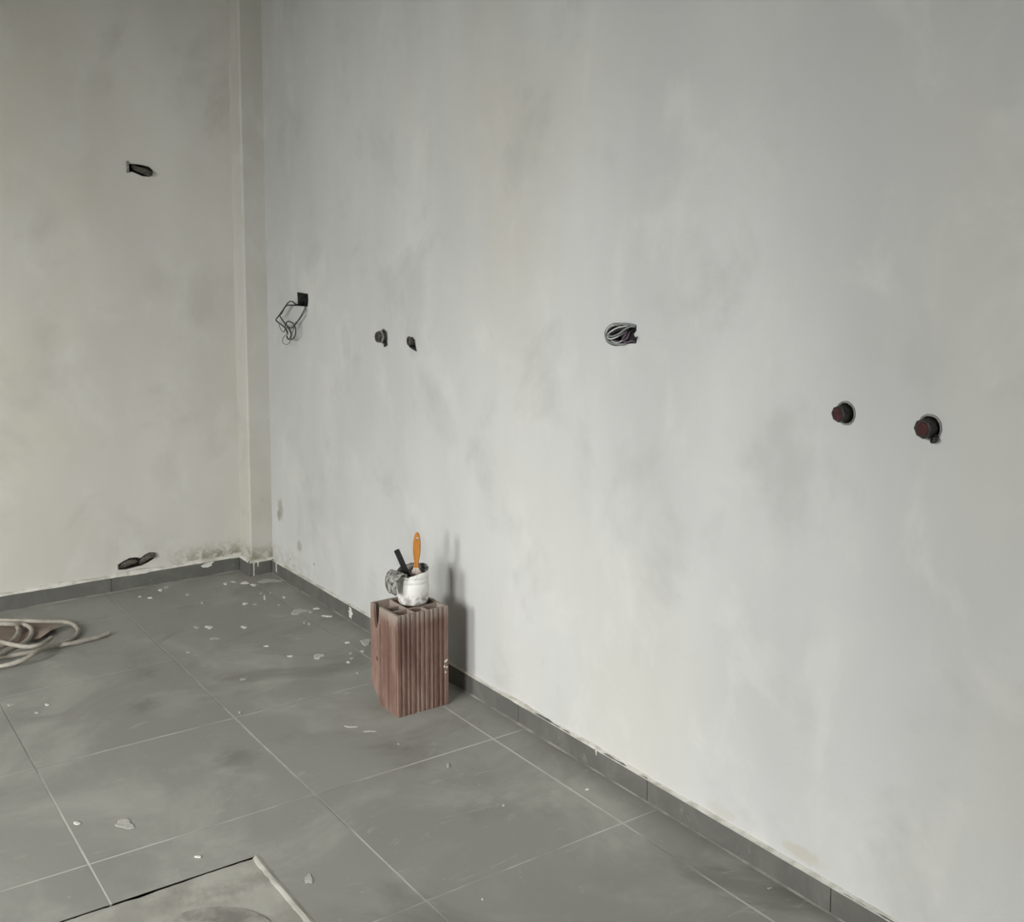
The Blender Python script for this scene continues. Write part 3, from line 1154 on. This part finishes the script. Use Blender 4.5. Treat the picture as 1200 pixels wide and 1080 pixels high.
wire(lb, wpts([(744, 386, -.02), (738, 390, .0), (735, 396, .006), (728, 400, .008), (720, 399.5, .008), (716, 397.5, .006)]), .003, M['wire_violet'])
wire(lb, wpts([(739, 384, -.02), (734, 391, .004), (730, 398, .008), (735, 401, .006), (741, 399, .002), (744, 401, .004)]), .003, M['wire_violet'])
wire(lb, wpts([(710.5, 389, .024), (713, 384, .024), (718, 381, .022), (723, 381.5, .012), (730, 383, -.01)]), .0018, M['wire_pale'])
wire(lb, wpts([(738, 392, -.02), (741, 395, .006), (745, 396, .008), (746.5, 394.5, .008)]), .002, M['wire_black'])
wire(lb, wpts([(716, 399, .01), (723, 401.5, .014), (728, 399.5, .012), (731, 396, .0)]), .0016, M['wire_pale'])


def stub(name, label, wallpt, rr, out, face_mat, body_mat, sleeve_poly, group=None, droop=0.0, ring=True):
    loc = Vector((0, wallpt[0], wallpt[1] - rr))
    t = thing(name, label, 'pipe stub', loc, group)
    o = Vector((0, wallpt[0], wallpt[1])) - loc
    ax = Vector((-1, 0, -droop)).normalized()
    b = bmesh.new()
    add_lathe(b, [(-.03, rr * .92), (.004, rr * .92), (.006, rr * .98), (out - .006, rr), (out - .001, rr * .96), (out, rr * .84)], o, ax, 8)
    obj('body', b, body_mat, t)
    b = bmesh.new()
    add_lathe(b, [(out - .0005, rr * .66), (out + .0015, rr * .62), (out + .002, rr * .45), (out + .0012, rr * .3)], o, ax, 16)
    obj('plug_face', b, face_mat, t)
    if sleeve_poly:
        liner_poly = [(u, v) for u, v in sleeve_poly]
        b = bmesh.new()
        n = len(liner_poly)
        o1 = scale_poly(liner_poly, .985)
        i1 = scale_poly(liner_poly, .84)
        rings = [[b.verts.new(TR(u, v, d) - loc) for u, v in pl] for pl, d in ((o1, .03), (o1, -.0015), (i1, -.001), (i1, .03))]
        for a, c in ((0, 1), (1, 2), (2, 3), (3, 0)):
            for k in range(n):
                b.faces.new((rings[a][k], rings[a][(k + 1) % n], rings[c][(k + 1) % n], rings[c][k]))
        obj('sleeve', b, M['sleeve'], t)
    return t


stub('capped_pipe', 'red-faced capped water pipe nearer the oblong wire box', (-3.274, 1.1175), .0182, .026, M['plug_red'], M['plug_dark'], H_f1)
stub('capped_pipe', 'red-faced capped water pipe with chipped rim, farther from the oblong wire box', (-3.476, 1.1135), .0205, .026, M['plug_red'], M['plug_dark'], H_f2, droop=.05)
t2 = bpy.data.objects['capped_pipe.001']
b = bmesh.new()
add_tube(b, catmull([Vector((-.006, -.016, .006)), Vector((-.012, -.021, -.001)), Vector((-.010, -.012, -.006)), Vector((-.002, -.006, -.004))], 5), .0035, 8)
obj('sealing_tape', b, M['plug_dark'], t2, smooth=True)
stub('pipe_stub', 'dark pipe stub with ringed end jutting from wall beside the cable loops', (-1.222, 1.155), .021, .030, M['cavity'], M['foam'], H_p1)
t3 = bpy.data.objects['pipe_stub']
b = bmesh.new()
add_lathe(b, [(.010, .0205), (.012, .0225), (.017, .0225), (.019, .0205)], Vector((0, 0, .021)), Vector((-1, 0, 0)), 10)
obj('collar', b, M['sleeve'], t3)
b = bmesh.new()
add_tube(b, [Vector((.004, -.018, .002)), Vector((-.006, -.022, -.006)), Vector((-.010, -.018, -.014))], [.006, .007, .003], 8)
obj('sealing_tape', b, M['plug_dark'], t3, smooth=True)
c0 = wr(481, 401)
ph = thing('recessed_pipe', 'dark recessed pipe hole with a ragged tail beneath, next to the ringed stub', 'pipe stub', Vector((0, c0.y, c0.z - .03)))
liner(H_p2, TR, .037, .001, M['cavity'], ph, 'cavity')
b = bmesh.new()
add_lathe(b, [(-.032, .016), (.0, .017), (.004, .0165), (.0045, .010), (-.01, .009)], Vector((0, .008, .034)), (-1, .1, 0), 12)
obj('pipe_end', b, M['foam'], ph)
b = bmesh.new()
pp = [wr(482, 407, .002) - ph.location, wr(485, 408.5, .006) - ph.location, wr(488, 411, .004) - ph.location]
add_tube(b, pp, [.004, .0045, .002], 8)
obj('tail', b, M['plug_dark'], ph, smooth=True)

# ragged boxes of the back wall
c0 = wb(163, 198)
k1 = thing('wall_box', 'slanted dark wall box high on the dull grey wall', 'electrical box', Vector((c0.x, 0, c0.z - .03)))
liner(H_b1, TB, .047, .001, M['cavity'], k1)
b = bmesh.new()
pp = [wb(155, 195, -.02), wb(161, 198, .004), wb(168, 200, .012), wb(174, 202.5, .012), wb(177, 204, .008)]
add_tube(b, [p - k1.location for p in catmull(pp, 4)], [.010] * 6 + [.0125] * 9 + [.011, .007], 12)
obj('conduit_end', b, M['foam'], k1, smooth=True)
b = bmesh.new()
e0, e1 = wb(149.3, 188.5), wb(149.3, 202)
add_box(b, e0.x - .006 - c0.x, e0.x + .0035 - c0.x, -.009, .0, e1.z - k1.location.z, e0.z - k1.location.z, .0015)
obj('plaster_edge', b, M['sleeve'], k1)

c0 = wb(160, 657)
k2 = thing('wall_hole', 'dark ragged conduit hole just above the skirting of the damp wall', 'wall hole', Vector((c0.x, 0, c0.z - .03)))
liner(H_b2, TB, .042, .0008, M['foam'], k2, 'cavity', s=.985)
b = bmesh.new()
pp = [wb(163, 659, -.02), wb(168, 656, -.004), wb(173, 652.5, .006), wb(178, 650.5, .008), wb(180.5, 650, .006)]
add_tube(b, [p - k2.location for p in catmull(pp, 4)], [.010] * 4 + [.0125] * 10 + [.0125, .011, .006], 12)
obj('conduit_end', b, M['foam'], k2, smooth=True)
b = bmesh.new()
pp = [wb(141, 664, -.01), wb(147, 661, .001), (wb(154, 658.5, .003)), wb(161, 657.5, -.006)]
add_tube(b, [p - k2.location for p in catmull(pp, 4)], [.006] * 2 + [.012] * 9 + [.008, .006], 10)
obj('rubble', b, M['foam'], k2)

# ------------------------------------------------------------------ plaster flakes on the floor
FL = [(188, 691.5, 6, 2), (195, 688, 5, 2), (220, 696.5, 6, 2.6), (176, 700.5, 5, 2), (164, 699, 4, 1.6), (237, 706.5, 4, 2.4), (264, 684, 5, 2), (274, 681.5, 6, 2.2), (287, 683, 8, 4), (297, 685.5, 7, 3),
      (230, 735, 7, 3), (245, 735, 9, 3.6), (286, 735, 7, 3), (220, 764, 4, 2.6), (284, 796, 6, 2.6), (287, 707.5, 7, 2.6), (299, 708, 5, 2),
      (364, 717, 6, 3), (371, 713, 7, 2.4), (362, 731, 4, 3), (357, 729.5, 4.5, 2.6), (407, 753, 5.5, 2), (411, 765.5, 4.5, 2), (412, 771.5, 5, 1.8), (408, 776, 4.5, 2), (425, 763, 4, 3), (419, 788.5, 4, 2),
      (310, 700, 2.6, 6), (306, 695, 3, 2.4), (317, 695, 3, 2), (333, 700, 4, 2.4), (327, 709, 4, 2), (12, 826, 7, 2.4), (55, 826, 5, 2.8), (43, 835, 6, 2.4), (90, 965, 8, 3.4), (232, 1004, 7, 3),
      (525, 897, 4, 5), (590, 944, 4, 3), (688, 925, 4, 2.4), (281, 835, 3, 3.5), (467, 872, 2.5, 2), (565, 1054, 3, 2), (902, 1041, 6, 2.4), (384, 722, 12, 2.6), (312, 757, 5, 2), (340, 769, 8, 1.8)]
BIG = [('grout_smear', 'pale grout smeared across the foot of the boxed corner', (316, 680.5, 24, 5), 'fleck_dull'),
       ('plaster_scratch', 'thin curved plaster scratch on the tile before the brick', (411, 851.5, 16, 2), 'fleck_dull'),
       ('plaster_scratch', 'short thin plaster scratch running towards the brick', (433, 857, 14, 1.6), 'fleck_dull'),
       ('plaster_splat', 'large pale plaster splat on floor near the boxed corner', (350, 716.5, 20, 6), 'fleck_dull'),
       ('plaster_lump', 'cream plaster lump with a thin tail on the floor tiles', (373, 769, 13, 5.5), 'lip'),
       ('plaster_splat', 'white plaster splash on floor beside the hollow brick', (429, 752, 14, 7), 'fleck_dull'),
       ('plaster_smear', 'faint oval plaster smear on tile near the cement cover', (146, 966, 26, 10), 'fleck_dull'),
       ('plaster_smear', 'upright faint plaster smear beside the cement cover corner', (362, 1030, 8, 14), 'fleck_dull'),
       ('plaster_smear', 'faint grey plaster smear on tiles midway to the hollow brick', (251, 748, 10, 3), 'fleck_dull')]


def flake(name, x, y, wpx, hpx, mat, seed, thick=.0018, n=11, jit=.45):
    qq = random.Random(seed)
    c = fl(x, y)
    b = bmesh.new()
    to, bo = [], []
    ph_ = qq.random() * 6
    for k in range(n):
        a = 2 * PI * k / n
        r = 1 + jit * (.45 * math.sin(2 * a + ph_) + .4 * math.sin(3 * a + 2.3 * ph_) + .5 * (qq.random() - .5))
        p = fl(x + wpx / 2 * r * math.cos(a), y - hpx / 2 * r * math.sin(a)) - c
        bo.append(b.verts.new((p.x, p.y, .0)))
        to.append(b.verts.new((p.x * .86, p.y * .86, thick * (.7 + .6 * qq.random()))))
    b.faces.new(to)
    b.faces.new(bo[::-1])
    for k in range(n):
        b.faces.new((bo[k], bo[(k + 1) % n], to[(k + 1) % n], to[k]))
    o = obj(name, b, mat)
    o.location = (c.x, c.y, .0006)
    return o


MARKS = [('boxed room corner', Vector((-.1, -.1, 0))), ('hollow brick', Vector((-.2, -1.75, 0))), ('conduit coil', Vector((-1.1, -.4, 0))),
         ('cement cover', Vector((-1.25, -2.5, 0))), ('skirting below the capped pipes', Vector((-.3, -2.6, 0)))]
for i, (x, y, a, b_) in enumerate(FL):
    bright = i % 3 == 0 or a > 7
    o = flake('plaster_flake', x, y, a, b_, M['fleck' if bright else 'fleck_dull'], i, thick=.0016)
    mk = min(MARKS, key=lambda t_: (t_[1] - o.location).length)[0]
    tag(o, 'small %s plaster flake on tiles, closest to the %s' % ('white' if bright else 'dull grey', mk), 'plaster flake', 'plaster flakes near the ' + mk)
for i, (nm, lb_, (x, y, a, b_), mt) in enumerate(BIG):
    tag(flake(nm, x, y, a, b_, M[mt], 100 + i, thick=.0008 if 'smear' in nm else .002, n=18, jit=.5), lb_, 'plaster splash')
